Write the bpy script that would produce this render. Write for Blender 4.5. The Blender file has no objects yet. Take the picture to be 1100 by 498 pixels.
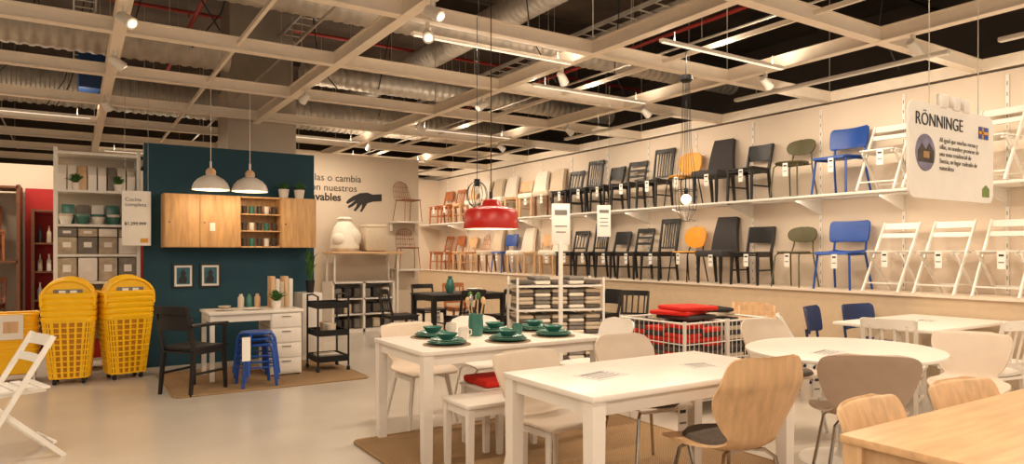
import bpy, bmesh, math, random
from mathutils import Vector, Matrix
random.seed(7)
scene = bpy.context.scene
COL = scene.collection
PI = math.pi

# ------------------------------------------------------------ materials
def lin(c):
    c = c/255.0
    return c/12.92 if c <= 0.04045 else ((c+0.055)/1.055)**2.4
def rgb(t): return (lin(t[0]), lin(t[1]), lin(t[2]), 1.0)
MATS = {}
def mat(name, col, rough=0.5, metal=0.0, noise=0.06, ns=12.0, kind=None, emit=0.0, bump=0.0, spec=0.5):
    if name in MATS: return MATS[name]
    m = bpy.data.materials.new(name); m.use_nodes = True
    nt = m.node_tree; N = nt.nodes; L = nt.links
    b = N['Principled BSDF']
    c = rgb(col)
    b.inputs['Roughness'].default_value = rough
    b.inputs['Metallic'].default_value = metal
    b.inputs['Specular IOR Level'].default_value = spec
    tc = N.new('ShaderNodeTexCoord'); mp = N.new('ShaderNodeMapping')
    L.new(tc.outputs['Object'], mp.inputs['Vector'])
    nz = N.new('ShaderNodeTexNoise'); nz.inputs['Scale'].default_value = ns; nz.inputs['Detail'].default_value = 4
    src = mp.outputs['Vector']
    if kind == 'wood':
        mp.inputs['Scale'].default_value = (1.2, 9, 9)
        noise = max(noise, 0.16)
    elif kind == 'woodv':
        mp.inputs['Scale'].default_value = (9, 9, 1.2)
        noise = max(noise, 0.16)
    L.new(src, nz.inputs['Vector'])
    fac = nz.outputs['Fac']
    if kind == 'weave':
        w1 = N.new('ShaderNodeTexWave'); w1.inputs['Scale'].default_value = 18; w1.inputs['Distortion'].default_value = 1.5
        w1.bands_direction = 'X'
        w2 = N.new('ShaderNodeTexWave'); w2.inputs['Scale'].default_value = 18; w2.bands_direction = 'Y'; w2.inputs['Distortion'].default_value = 1.5
        L.new(mp.outputs['Vector'], w1.inputs['Vector']); L.new(mp.outputs['Vector'], w2.inputs['Vector'])
        mm = N.new('ShaderNodeMath'); mm.operation = 'MULTIPLY'
        L.new(w1.outputs['Fac'], mm.inputs[0]); L.new(w2.outputs['Fac'], mm.inputs[1]); fac = mm.outputs[0]
    cr = N.new('ShaderNodeValToRGB')
    cr.color_ramp.elements[0].position = 0.3; cr.color_ramp.elements[1].position = 0.7
    cr.color_ramp.elements[0].color = (c[0]*(1-noise), c[1]*(1-noise), c[2]*(1-noise), 1)
    cr.color_ramp.elements[1].color = (min(1, c[0]*(1+noise)), min(1, c[1]*(1+noise)), min(1, c[2]*(1+noise)), 1)
    L.new(fac, cr.inputs['Fac']); L.new(cr.outputs['Color'], b.inputs['Base Color'])
    if bump > 0:
        bp = N.new('ShaderNodeBump'); bp.inputs['Strength'].default_value = bump; bp.inputs['Distance'].default_value = 0.01
        L.new(fac, bp.inputs['Height']); L.new(bp.outputs['Normal'], b.inputs['Normal'])
    if emit > 0:
        b.inputs['Emission Color'].default_value = c
        b.inputs['Emission Strength'].default_value = emit
    MATS[name] = m
    return m

WHITE = mat('white_lacquer', (226,217,206), 0.35, noise=0.02)
WHITEM = mat('white_metal', (226,220,210), 0.4, noise=0.02)
CREAMP = mat('cream_plastic', (206,188,168), 0.45, noise=0.03)
TAUPE = mat('taupe_shell', (176,154,134), 0.5, noise=0.04)
BIRCH = mat('birch_wood', (208,168,124), 0.4, kind='wood', ns=3)
BIRCHV = mat('birch_veneer', (208,170,128), 0.4, kind='woodv', ns=3)
PINE = mat('oak_front', (204,160,106), 0.45, kind='woodv', ns=3, noise=0.2)
BLACK = mat('black_lacquer', (26,24,24), 0.45, noise=0.1)
BLACKM = mat('black_metal', (22,21,21), 0.4, metal=0.4)
DARKF = mat('charcoal_fabric', (58,54,54), 0.9, noise=0.15, ns=60)
GREYF = mat('grey_pad', (92,82,74), 0.95, noise=0.15, ns=60)
CREAMF = mat('cream_fabric', (196,178,154), 0.95, noise=0.08, ns=50, bump=0.2)
WHITEF = mat('white_fabric', (222,210,194), 0.95, noise=0.05, ns=30, bump=0.3)
BLUE = mat('blue_plastic', (16,68,148), 0.4)
DBLUE = mat('navy_plastic', (28,48,92), 0.5)
YELLOW = mat('yellow_seat', (212,146,24), 0.45)
OLIVE = mat('olive_seat', (82,76,44), 0.5)
ORANGE = mat('orange_wood', (170,100,58), 0.45, kind='woodv', ns=3)
RED = mat('red_lacquer', (190,34,22), 0.32, noise=0.03)
REDF = mat('red_fabric', (200,38,22), 0.95, noise=0.1, ns=60)
COPPER = mat('copper_wire', (160,104,74), 0.35, metal=0.8)
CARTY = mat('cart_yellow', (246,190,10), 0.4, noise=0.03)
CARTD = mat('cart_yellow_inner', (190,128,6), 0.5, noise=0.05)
TAG = mat('paper_tag', (234,228,218), 0.7, noise=0.02)
SHEETP = mat('printed_sheet', (204,198,192), 0.6, noise=0.03)
INK = mat('ink', (40,38,38), 0.7)
INKG = mat('ink_grey', (120,114,108), 0.7)
RUBBER = mat('rubber', (30,30,30), 0.8)
TEAL = mat('teal_paint', (12,62,78), 0.7, noise=0.05, ns=3)
TEALC = mat('teal_ceramic', (58,112,100), 0.25, noise=0.08)
MINT = mat('mint_ceramic', (104,142,122), 0.25, noise=0.08)
GREEN = mat('leaf_green', (62,104,40), 0.6, noise=0.3, ns=20)
STEEL = mat('galvanised_steel', (186,176,162), 0.45, metal=0.4, noise=0.15, ns=6)
CHROME = mat('chrome', (190,186,180), 0.2, metal=1.0)
GRIDM = mat('grid_paint', (240,226,206), 0.5, noise=0.03)
DARKC = mat('dark_ceiling_paint', (84,70,58), 0.9, noise=0.35, ns=1.5)
DARKW = mat('dark_upper_wall', (78,66,56), 0.9, noise=0.25, ns=1.0)
PIPER = mat('red_pipe', (160,44,34), 0.5)
LAMPG = mat('lamp_glow', (255,224,180), 0.5, emit=6.0)
SPOTG = mat('spot_glow', (255,232,200), 0.5, emit=1.8)
STRIPG = mat('strip_glow', (255,238,214), 0.5, emit=0.9)
WALLW = mat('wall_cream_white', (218,201,181), 0.75, noise=0.03, ns=1.5)
WALLB = mat('wall_beige', (200,184,164), 0.8, noise=0.03, ns=1.5)
LEDGE = mat('ledge_cream', (198,174,144), 0.6, noise=0.04)
REDW = mat('red_wall', (160,22,20), 0.7)
CARD = mat('cardboard_box', (176,160,138), 0.8, noise=0.2, ns=14)
GREYB = mat('grey_box', (120,112,104), 0.8, noise=0.2)
RUG = mat('jute_rug', (166,132,92), 0.95, kind='weave', noise=0.35, bump=0.5)
CONC = mat('column_paint', (196,184,168), 0.8, noise=0.06, ns=2)
CONCD = mat('column_upper_concrete', (150,138,124), 0.85, noise=0.15, ns=2)
BROWN = mat('brown_wood', (110,66,40), 0.5, kind='wood', ns=3)
PMAT = mat('placemat',(150,130,104),0.9,kind='weave',noise=0.3)
PRINT = mat('teal_print',(54,104,118),0.7,noise=0.3,ns=18)

# ------------------------------------------------------------ mesh builder
def V(*a): return Vector(a)
class MB:
    def __init__(s):
        s.v=[]; s.f=[]; s.m=[]; s.sm=[]; s.mats=[]
    def mi(s, m):
        if m not in s.mats: s.mats.append(m)
        return s.mats.index(m)
    def add(s, vs, fs, m, smooth=False):
        o=len(s.v); k=s.mi(m)
        s.v += [tuple(v) for v in vs]
        for f in fs:
            s.f.append(tuple(i+o for i in f)); s.m.append(k); s.sm.append(smooth)
        return s
    def box(s, c, size, m, rot=None, bev=0.0):
        c=Vector(c); h=[x/2 for x in size]
        R = rot.to_3x3() if rot is not None else Matrix.Identity(3)
        if bev>0:
            bm=bmesh.new(); bmesh.ops.create_cube(bm,size=1)
            for v in bm.verts: v.co=Vector((v.co.x*size[0],v.co.y*size[1],v.co.z*size[2]))
            bmesh.ops.bevel(bm,geom=bm.edges[:],offset=min(bev,min(size)*0.49),segments=2,affect='EDGES',profile=0.5)
            bm.verts.index_update()
            vs=[c+R@v.co for v in bm.verts]; fs=[[v.index for v in f.verts] for f in bm.faces]
            bm.free()
            return s.add(vs,fs,m,False)
        vs=[c+R@Vector((a*h[0],b*h[1],d*h[2])) for a in(-1,1) for b in(-1,1) for d in(-1,1)]
        fs=[(0,1,3,2),(4,6,7,5),(0,4,5,1),(2,3,7,6),(0,2,6,4),(1,5,7,3)]
        return s.add(vs,fs,m)
    def b2(s, lo, hi, m, bev=0.0):
        return s.box([(lo[i]+hi[i])/2 for i in range(3)],[abs(hi[i]-lo[i]) for i in range(3)],m,bev=bev)
    def beam(s,p1,p2,w,d,m,w2=None,d2=None):
        p1=Vector(p1);p2=Vector(p2);z=(p2-p1).normalized()
        ref=Vector((1,0,0)) if abs(z.x)<0.9 else Vector((0,1,0))
        y=z.cross(ref).normalized(); x=y.cross(z).normalized()
        w2=w2 or w; d2=d2 or d
        vs=[]
        for p,a,b in((p1,w,d),(p2,w2,d2)):
            for sx,sy in((-1,-1),(1,-1),(1,1),(-1,1)):
                vs.append(p+x*sx*a/2+y*sy*b/2)
        fs=[(3,2,1,0),(4,5,6,7)]+[(i,(i+1)%4,(i+1)%4+4,i+4) for i in range(4)]
        return s.add(vs,fs,m)
    def tube(s,pts,r,m,seg=8,closed=False,smooth=True,rs=None):
        P=[Vector(p) for p in pts]; n=len(P)
        T=[]
        for i in range(n):
            if closed: t=P[(i+1)%n]-P[i-1]
            else: t=P[min(i+1,n-1)]-P[max(i-1,0)]
            T.append(t.normalized())
        ref=Vector((0,0,1)) if abs(T[0].z)<0.9 else Vector((1,0,0))
        nrm=(ref-T[0]*ref.dot(T[0])).normalized()
        vs=[]
        for i in range(n):
            nrm=(nrm-T[i]*nrm.dot(T[i]))
            if nrm.length<1e-6: nrm=T[i].orthogonal()
            nrm.normalize(); b=T[i].cross(nrm)
            rr=rs[i] if rs else r
            for k in range(seg):
                a=2*PI*k/seg
                vs.append(P[i]+(nrm*math.cos(a)+b*math.sin(a))*rr)
        fs=[]
        rng=n if closed else n-1
        for i in range(rng):
            j=(i+1)%n
            for k in range(seg):
                k2=(k+1)%seg
                fs.append((i*seg+k,i*seg+k2,j*seg+k2,j*seg+k))
        s.add(vs,fs,m,smooth)
        if not closed:
            o=len(s.v)-len(vs); mi=s.mi(m)
            s.f.append(tuple(o+k for k in reversed(range(seg)))); s.m.append(mi); s.sm.append(False)
            s.f.append(tuple(o+(n-1)*seg+k for k in range(seg))); s.m.append(mi); s.sm.append(False)
        return s
    def cyl(s,p1,p2,r1,m,r2=None,seg=12):
        r2=r1 if r2 is None else r2
        return s.tube([p1,p2],r1,m,seg,rs=[r1,r2])
    def lathe(s,prof,m,c=(0,0,0),seg=24,smooth=True,sx=1,sy=1):
        c=Vector(c); vs=[]; n=len(prof)
        for r,z in prof:
            for k in range(seg):
                a=2*PI*k/seg
                vs.append(c+Vector((r*math.cos(a)*sx,r*math.sin(a)*sy,z)))
        fs=[]
        for i in range(n-1):
            for k in range(seg):
                k2=(k+1)%seg
                fs.append((i*seg+k,i*seg+k2,(i+1)*seg+k2,(i+1)*seg+k))
        return s.add(vs,fs,m,smooth)
    def disc(s,c,r,h,m,seg=24,sx=1,sy=1):
        return s.lathe([(0.0001,0),(r,0),(r,h),(0.0001,h)],m,c,seg,False,sx,sy)
    def sheet(s,grid,th,m):
        n=len(grid);k=len(grid[0])
        N=[[None]*k for _ in range(n)]
        for i in range(n):
            for j in range(k):
                a=grid[min(i+1,n-1)][j]-grid[max(i-1,0)][j]
                b=grid[i][min(j+1,k-1)]-grid[i][max(j-1,0)]
                x=a.cross(b); N[i][j]=x.normalized() if x.length>1e-9 else Vector((0,0,1))
        vs=[grid[i][j]+N[i][j]*th/2 for i in range(n) for j in range(k)]
        vs+=[grid[i][j]-N[i][j]*th/2 for i in range(n) for j in range(k)]
        o=n*k; fs=[]
        for i in range(n-1):
            for j in range(k-1):
                a,b,c,d=i*k+j,i*k+j+1,(i+1)*k+j+1,(i+1)*k+j
                fs.append((d,c,b,a)); fs.append((a+o,b+o,c+o,d+o))
        for i in range(n-1):
            fs.append((i*k,(i+1)*k,(i+1)*k+o,i*k+o)); a=i*k+k-1; fs.append((a+o,a+k+o,a+k,a))
        for j in range(k-1):
            fs.append((j+o,j+1+o,j+1,j)); a=(n-1)*k+j; fs.append((a,a+1,a+1+o,a+o))
        return s.add(vs,fs,m,True)
    def poly(s,pts,th,m,axis='Y',c=(0,0,0)):
        c=Vector(c); n=len(pts)
        def mk(p,t):
            if axis=='Y': return c+Vector((p[0],t,p[1]))
            if axis=='X': return c+Vector((t,p[0],p[1]))
            return c+Vector((p[0],p[1],t))
        vs=[mk(p,-th/2) for p in pts]+[mk(p,th/2) for p in pts]
        fs=[tuple(range(n)),tuple(reversed(range(n,2*n)))]+[(i,i+n,(i+1)%n+n,(i+1)%n) for i in range(n)]
        return s.add(vs,fs,m)
    def sph(s,c,r,m,sx=1,sy=1,sz=1,seg=14,ring=8):
        prof=[(max(1e-4,r*math.sin(PI*i/ring)),-r*math.cos(PI*i/ring)*sz) for i in range(ring+1)]
        return s.lathe(prof,m,c,seg,True,sx,sy)
    def mesh(s,name):
        me=bpy.data.meshes.new(name); me.from_pydata(s.v,[],s.f)
        for m in s.mats: me.materials.append(m)
        me.polygons.foreach_set('material_index',s.m)
        me.polygons.foreach_set('use_smooth',s.sm)
        me.update()
        bm=bmesh.new(); bm.from_mesh(me); bmesh.ops.recalc_face_normals(bm,faces=bm.faces[:]); bm.to_mesh(me); bm.free()
        try: me.set_sharp_from_angle(angle=math.radians(40))
        except Exception: pass
        return me
    def obj(s,name,loc=(0,0,0),rz=0):
        return place(name,s.mesh(name),loc,rz)
def place(name,me,loc=(0,0,0),rz=0,sc=1.0):
    o=bpy.data.objects.new(name,me); COL.objects.link(o)
    o.location=loc; o.rotation_euler=(0,0,math.radians(rz)); o.scale=(sc,sc,sc)
    return o
def text(parent,body,loc,size,m,rot=(PI/2,0,0),align='LEFT',bold=0.0,name='lettering',extrude=0.0012):
    cu=bpy.data.curves.new(name,'FONT'); cu.body=body; cu.size=size; cu.align_x=align; cu.extrude=extrude; cu.offset=bold
    cu.materials.append(m); cu.resolution_u=3
    o=bpy.data.objects.new(name,cu); COL.objects.link(o); o.location=loc; o.rotation_euler=rot
    if parent is not None: o.parent=parent
    return o
def rrect(w,h,r,n=6,cx=0,cz=0):
    pts=[]
    for (sx,sz,a0) in((1,1,0),(-1,1,90),(-1,-1,180),(1,-1,270)):
        for i in range(n+1):
            a=math.radians(a0+90*i/n)
            pts.append((cx+sx*(w/2-r)+r*math.cos(a),cz+sz*(h/2-r)+r*math.sin(a)))
    return pts
def crom(keys,n):
    out=[];K=len(keys)
    for i in range(K-1):
        p0=keys[max(i-1,0)];p1=keys[i];p2=keys[i+1];p3=keys[min(i+2,K-1)]
        for j in range(n):
            t=j/n
            out.append([0.5*((2*b)+(-a+c)*t+(2*a-5*b+4*c-d)*t*t+(-a+3*b-3*c+d)*t**3) for a,b,c,d in zip(p0,p1,p2,p3)])
    out.append(list(keys[-1])); return out
def arc(p1,p2,bulge,n=8):
    p1=Vector(p1);p2=Vector(p2);b=Vector(bulge)
    return [p1.lerp(p2,i/n)+b*math.sin(PI*i/n) for i in range(n+1)]

# ------------------------------------------------------------ chairs (front = -Y)
def tag(b,x=0.05,y=-0.235,z=0.43,s=1.0):
    b.box((x,y,z-0.09*s),(0.07*s,0.003,0.17*s),TAG)
    b.box((x,y-0.0022,z-0.04*s),(0.045*s,0.001,0.02*s),INK)
    b.box((x,y-0.0022,z-0.11*s),(0.05*s,0.001,0.012*s),INKG)
def slat_chair(m,style='v',h=0.84,arms=False,tg=True,n=4,pad=None):
    b=MB(); W=0.4
    b.sheet([[V(x*0.5*(W+0.04-0.04*(y+0.21)/0.42), y, 0.445-0.012*(1-x*x)) for x in [-1,-.5,0,.5,1]] for y in [-0.22,-0.1,0.0,0.1,0.2]],0.022,m)
    for sx in(-1,1):
        b.beam((sx*0.2,-0.20,0),(sx*0.19,-0.185,0.435),0.026,0.026,m,0.036,0.036)
        b.beam((sx*0.185,0.235,0),(sx*0.18,0.19,0.44),0.026,0.028,m,0.034,0.036)
        b.beam((sx*0.18,0.19,0.42),(sx*0.19,0.285,h),0.034,0.034,m,0.024,0.022)
        b.beam((sx*0.19,-0.18,0.405),(sx*0.18,0.19,0.405),0.02,0.05,m)
        b.beam((sx*0.193,-0.19,0.2),(sx*0.182,0.215,0.2),0.016,0.022,m)
        if arms:
            b.beam((sx*0.215,-0.17,0.44),(sx*0.225,-0.16,0.65),0.026,0.026,m)
            b.tube([(sx*0.225,-0.2,0.655),(sx*0.235,0,0.665),(sx*0.2,0.24,0.66)],0.018,m,6)
    b.beam((-0.19,-0.185,0.405),(0.19,-0.185,0.405),0.05,0.02,m)
    b.beam((-0.18,0.19,0.405),(0.18,0.19,0.405),0.05,0.02,m)
    def rail(z,hh,bul=0.03):
        yy=0.19+(z-0.44)*0.095/(h-0.44)
        P=arc((-0.187,yy,z),(0.187,yy,z),(0,bul,0),8)
        b.sheet([[p+V(0,-0.0,-hh/2) for p in P],[p+V(0,0.004,hh/2) for p in P]],0.016,m)
    rail(h-0.03,0.075)
    if style=='v':
        rail(0.52,0.03,0.02)
        for i in range(n):
            x=-0.13+0.26*i/(n-1)
            b.beam((x,0.215+0.018,0.52),(x,0.275+0.024,h-0.04),0.02,0.01,m)
    elif style=='h':
        rail(h-0.15,0.04); rail(h-0.25,0.04)
    elif style=='x':
        rail(0.56,0.03,0.02)
        b.beam((-0.17,0.22,0.56),(0.17,0.285,h-0.06),0.022,0.012,m)
        b.beam((0.17,0.22,0.56),(-0.17,0.285,h-0.06),0.022,0.012,m)
    elif style=='p':
        rail(h-0.14,0.16)
    if tg: tag(b)
    return b
def shell_chair(m,leg='metal',legm=None,pad=None,hh=0.82,wide=1.0,tg=False,waist=0.30):
    b=MB(); legm=legm or CHROME
    keys=[(-0.235,0.425,0.34,0.00,0.0),(-0.215,0.44,0.40,0.005,0),(-0.1,0.437,0.45,0.02,0),(0.04,0.43,0.44,0.03,0),
          (0.15,0.435,waist+0.06,0.03,0.01),(0.20,0.475,waist,0.02,0.02),(0.225,0.55,waist+0.07,0,0.045),(0.25,0.64,0.43,0,0.06),
          (0.275,0.72,0.46,0,0.06),(0.295,0.78,0.44,0,0.05),(0.303,hh-0.012,0.36,0,0.035),(0.306,hh,0.22,0,0.012)]
    g=[]
    for y,z,w,cz,cy in crom(keys,4):
        w*=wide
        g.append([V(w/2*s_, y-cy*s_*s_, z+cz*s_*s_) for s_ in [-1,-.8,-.5,-.2,.2,.5,.8,1]])
    b.sheet(g,0.013,m)
    if pad:
        b.lathe([(0.001,0),(0.18,0),(0.2,0.012),(0.185,0.03),(0.001,0.036)],pad,(0,-0.03,0.442),24)
    if leg=='metal':
        for sx in(-1,1):
            for sy in(-1,1):
                b.tube([(sx*0.05,sy*0.08,0.415),(sx*0.13,sy*0.13,0.41),(sx*0.165,sy*0.165,0.38),(sx*0.225,sy*0.22,0.0)],0.011,legm,8)
        b.box((0,0,0.415),(0.16,0.2,0.02),legm)
    else:
        for sx in(-1,1):
            for sy in(-1,1):
                b.tube([(sx*0.15,sy*0.14,0.425),(sx*0.22,sy*0.21,0.0)],0.018,legm,10,rs=[0.021,0.012])
            b.beam((sx*0.155,-0.15,0.395),(sx*0.155,0.15,0.395),0.02,0.035,legm)
        b.beam((-0.155,0.0,0.395),(0.155,0.0,0.395),0.03,0.02,legm)
    if tg: tag(b,0.1,-0.25,0.46)
    return b
def parsons(m,legm,h=0.96,tg=True):
    b=MB()
    b.box((0,-0.01,0.43),(0.46,0.46,0.1),m,bev=0.03)
    g=[[V(s_*(0.225-0.01*k), 0.2+0.011*k*k*0.25+0.012*s_*s_*-1, 0.42+(h-0.42)*k/6) for s_ in[-1,-.5,0,.5,1]] for k in range(7)]
    b.sheet(g,0.065,m)
    for sx in(-1,1):
        b.beam((sx*0.19,-0.2,0),(sx*0.19,-0.2,0.39),0.028,0.028,legm,0.04,0.04)
        b.beam((sx*0.19,0.25,0),(sx*0.19,0.2,0.39),0.028,0.028,legm,0.04,0.04)
    if tg: tag(b,0.05,-0.245,0.42)
    return b
def round_back(m,legm,h=0.8,w=0.4,bh=0.24,tg=True):
    b=MB()
    b.lathe([(0.001,-0.012),(0.19,-0.012),(0.21,0),(0.2,0.014),(0.001,0.01)],m,(0,-0.02,0.45),24)
    g=[]
    for i in range(9):
        a=-PI/2+PI*i/8
        z=h-bh/2+bh/2*math.sin(a); hw=max(0.03,w/2*math.cos(a)**0.5 if math.cos(a)>1e-3 else 0.03)
        g.append([V(hw*s_,0.225-0.05*(hw*s_/(w/2))**2+0.03*(z-h+bh/2)/bh,z) for s_ in[-1,-.6,-.2,.2,.6,1]])
    b.sheet(g,0.016,m)
    for sx in(-1,1):
        b.tube([(sx*0.2,-0.2,0),(sx*0.17,-0.16,0.40),(sx*0.15,-0.12,0.435),(sx*0.15,0.1,0.435)],0.01,legm,8)
        b.tube([(sx*0.2,0.24,0),(sx*0.165,0.17,0.4),(sx*0.14,0.2,0.52),(sx*0.12,0.235,h-bh*0.45)],0.01,legm,8)
    b.tube([(-0.17,0.13,0.435),(0.17,0.13,0.435)],0.01,legm,8)
    if tg: tag(b,0.05,-0.235,0.44)
    return b
def blue_chair(m,tg=True):
    b=MB()
    keys=[(-0.23,0.42,0.40,0,0),(-0.2,0.445,0.45,0,0),(0,0.435,0.47,0.015,0),(0.16,0.44,0.45,0.02,0),(0.2,0.46,0.42,0.02,0)]
    b.sheet([[V(w/2*s_,y,z+cz*s_*s_) for s_ in[-1,-.6,-.2,.2,.6,1]] for y,z,w,cz,cy in crom(keys,3)],0.018,m)
    keys=[(0.215,0.58,0.44,0,0.04),(0.22,0.6,0.49,0,0.06),(0.245,0.72,0.51,0,0.07),(0.262,0.81,0.5,0,0.07),(0.267,0.835,0.44,0,0.05)]
    b.sheet([[V(w/2*s_,y-cy*s_*s_,z) for s_ in[-1,-.6,-.2,.2,.6,1]] for y,z,w,cz,cy in crom(keys,3)],0.018,m)
    for sx in(-1,1):
        b.tube([(sx*0.23,-0.22,0),(sx*0.2,-0.18,0.425)],0.014,m,8)
        b.tube([(sx*0.235,0.27,0),(sx*0.2,0.18,0.43),(sx*0.2,0.205,0.62)],0.014,m,8)
        b.tube([(sx*0.2,-0.18,0.42),(sx*0.2,0.18,0.43)],0.013,m,8)
    if tg: tag(b,0.05,-0.245,0.43)
    return b
def folding(m,tg=True,h=0.79):
    b=MB()
    for sx in(-1,1):
        b.beam((sx*0.205,-0.25,0),(sx*0.205,0.2,h),0.018,0.03,m)
        b.beam((sx*0.18,0.27,0),(sx*0.18,-0.17,0.44),0.018,0.03,m)
        b.beam((sx*0.16,-0.2,0.44),(sx*0.16,0.17,0.45),0.018,0.03,m)
    for i in range(6):
        b.box((0,-0.19+0.07*i,0.462),(0.37,0.055,0.014),m)
    for z,hh in((h-0.04,0.07),(h-0.15,0.05)):
        y=-0.25+0.45*z/h
        b.sheet([[p for p in arc((-0.205,y-0.0,z-hh/2),(0.205,y,z-hh/2),(0,0.02,0))],[p for p in arc((-0.205,y+0.02,z+hh/2),(0.205,y+0.02,z+hh/2),(0,0.02,0))]],0.014,m)
    b.beam((-0.2,-0.2,0.1),(0.2,-0.2,0.1),0.02,0.015,m); b.beam((-0.18,0.215,0.1),(0.18,0.215,0.1),0.02,0.015,m)
    if tg: tag(b,0.05,-0.235,0.46)
    return b
def wire_chair(m):
    b=MB()
    for k in range(9):
        x=-0.2+0.05*k
        b.tube([(x,-0.2,0.44),(x,0.1,0.42),(x*1.0,0.18,0.45),(x*0.95,0.24,0.62),(x*0.8,0.28,0.84-abs(x)*0.5)],0.0045,m,5)
    for y,z,w in((-0.2,0.44,0.2),(-0.1,0.433,0.205),(0,0.427,0.205),(0.1,0.42,0.205),(0.2,0.51,0.195),(0.235,0.62,0.19),(0.262,0.72,0.18)):
        b.tube([(-w,y,z),(w,y,z)],0.005,m,5)
    b.tube([(-0.16,0.26,0.74),(-0.12,0.275,0.8),(0,0.28,0.84),(0.12,0.275,0.8),(0.16,0.26,0.74)],0.008,m,6)
    for sx in(-1,1):
        b.tube([(sx*0.21,-0.21,0),(sx*0.18,-0.18,0.43)],0.009,m,6)
        b.tube([(sx*0.21,0.23,0),(sx*0.18,0.15,0.43)],0.009,m,6)
        b.tube([(sx*0.18,-0.18,0.43),(sx*0.18,0.15,0.43)],0.008,m,6)
    return b

P={}
P['blk_v']=slat_chair(BLACK,'v').mesh('black_slat_chair')
P['blk_h']=slat_chair(BLACK,'h').mesh('black_ladder_chair')
P['blk_p']=slat_chair(BLACK,'p',h=0.8).mesh('black_panel_chair')
P['blk_arm']=slat_chair(BLACK,'p',h=0.84,arms=True,tg=False).mesh('black_armchair')
P['blk_tall']=slat_chair(BLACK,'v',h=0.98,n=6).mesh('black_tall_slat_chair')
P['org_h']=slat_chair(ORANGE,'p').mesh('orange_wood_chair')
P['org_v']=slat_chair(ORANGE,'v').mesh('orange_slat_chair')
P['birch_v']=slat_chair(BIRCHV,'p',h=0.8,tg=False).mesh('birch_chair')
P['white_s']=slat_chair(WHITE,'v',h=0.86).mesh('white_slat_chair')
P['white_x']=slat_chair(WHITE,'x',h=0.84).mesh('white_cross_chair')
P['pc']=parsons(CREAMF,BROWN,0.94).mesh('cream_upholstered_chair')
P['pw']=parsons(WHITEF,BIRCHV,0.94).mesh('white_upholstered_chair')
P['pd']=parsons(DARKF,BLACK,0.96).mesh('charcoal_upholstered_chair')
P['yel']=round_back(YELLOW,BLACKM,0.84,0.44,0.32).mesh('yellow_round_back_chair')
P['olv']=round_back(OLIVE,OLIVE,0.78,0.42,0.2).mesh('olive_round_back_chair')
P['blu']=blue_chair(BLUE).mesh('blue_plastic_chair')
P['nav']=blue_chair(DBLUE).mesh('navy_plastic_chair')
P['fld']=folding(WHITEM).mesh('white_folding_chair')
P['wire']=wire_chair(COPPER).mesh('copper_wire_chair')
P['sh_birch']=shell_chair(BIRCHV,'metal',CHROME,pad=GREYF,hh=0.9,wide=1.18,waist=0.26).mesh('bentwood_shell_chair')
P['sh_birchw']=shell_chair(BIRCHV,'wood',BIRCHV,hh=0.8,wide=1.15,tg=True).mesh('birch_shell_chair')
P['sh_cream']=shell_chair(CREAMP,'wood',WHITE,hh=0.8,wide=1.1).mesh('cream_shell_chair')
P['sh_taupe']=shell_chair(TAUPE,'metal',CHROME,hh=0.82,wide=1.18).mesh('taupe_shell_chair')
P['sh_beige']=shell_chair(CREAMP,'metal',CHROME,hh=0.84,pad=GREYF,tg=True).mesh('beige_shell_chair')
P['sh_white']=shell_chair(WHITE,'metal',WHITEM,hh=0.82).mesh('white_shell_chair')
NM={'blk_v':'black_slat_back_chair','blk_h':'black_ladder_back_chair','blk_p':'black_dining_chair','blk_arm':'black_armchair','blk_tall':'black_tall_slat_back_chair',
'org_h':'brown_wooden_chair','org_v':'brown_slat_back_chair','birch_v':'birch_dining_chair','white_s':'white_slat_back_chair','white_x':'white_cross_back_chair','pc':'cream_upholstered_chair','pw':'white_upholstered_chair',
'pd':'charcoal_upholstered_chair','yel':'yellow_round_back_chair','olv':'olive_metal_chair','blu':'blue_plastic_chair','nav':'navy_plastic_chair','fld':'white_folding_chair','wire':'copper_wire_chair',
'sh_birch':'bentwood_shell_chair','sh_birchw':'birch_shell_chair','sh_cream':'cream_shell_chair','sh_taupe':'taupe_shell_chair','sh_beige':'beige_shell_chair','sh_white':'white_shell_chair'}
def chair(k,x,y,rz,z=0.0,sc=1.0): return place(NM[k],P[k],(x,y,z),rz,sc)

# ------------------------------------------------------------ room shell
fm=mat('polished_floor',(190,179,165),0.25,noise=0.06,ns=1.2,spec=0.5)
MB().b2((-9,-4,-0.1),(12,22,0),fm).obj('floor')
MB().b2((-9,-4,5.6),(12,22,5.7),DARKC).obj('ceiling')
MB().b2((-9.1,-4,0),(-9,22,5.6),DARKW).obj('wall_left')
MB().b2((12,-4,0),(12.1,22,5.6),DARKW).obj('wall_outer_right')
MB().b2((-9,22,0),(12,22.1,5.6),DARKW).obj('wall_outer_back')
b=MB(); b.b2((8.0,-1.5,0),(8.12,16,3.25),WALLW)
y=-1.0
while y<16:
    b.b2((7.985,y-0.015,0.97),(8.0,y+0.015,3.2),WHITEM)
    z=1.0
    while z<3.15: b.b2((7.983,y-0.004,z),(7.985,y+0.004,z+0.04),INKG); z+=0.11
    y+=1.03
b.obj('wall_right')
MB().b2((5.57,16,0),(8.12,16.1,3.25),WALLW).obj('wall_back_corner')
MB().b2((7.43,-1.5,0),(7.98,15.98,0.93),LEDGE).b2((7.40,-1.5,0.93),(7.98,15.98,0.955),WALLW).obj('display_plinth')
b=MB(); b.b2((7.40,-1.5,2.045),(7.98,15.95,2.075),WHITEM,bev=0.004)
y=-1.0
while y<16:
    b.add([(7.98,y-.01,1.86),(7.98,y+.01,1.86),(7.98,y+.01,2.045),(7.98,y-.01,2.045),(7.45,y-.01,2.045),(7.45,y+.01,2.045),(7.45,y+.01,2.02),(7.45,y-.01,2.02)],[(0,3,4,7),(1,6,5,2),(0,7,6,1),(0,1,2,3),(7,4,5,6)],WHITEM); y+=1.03
b.obj('display_shelf')
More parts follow.
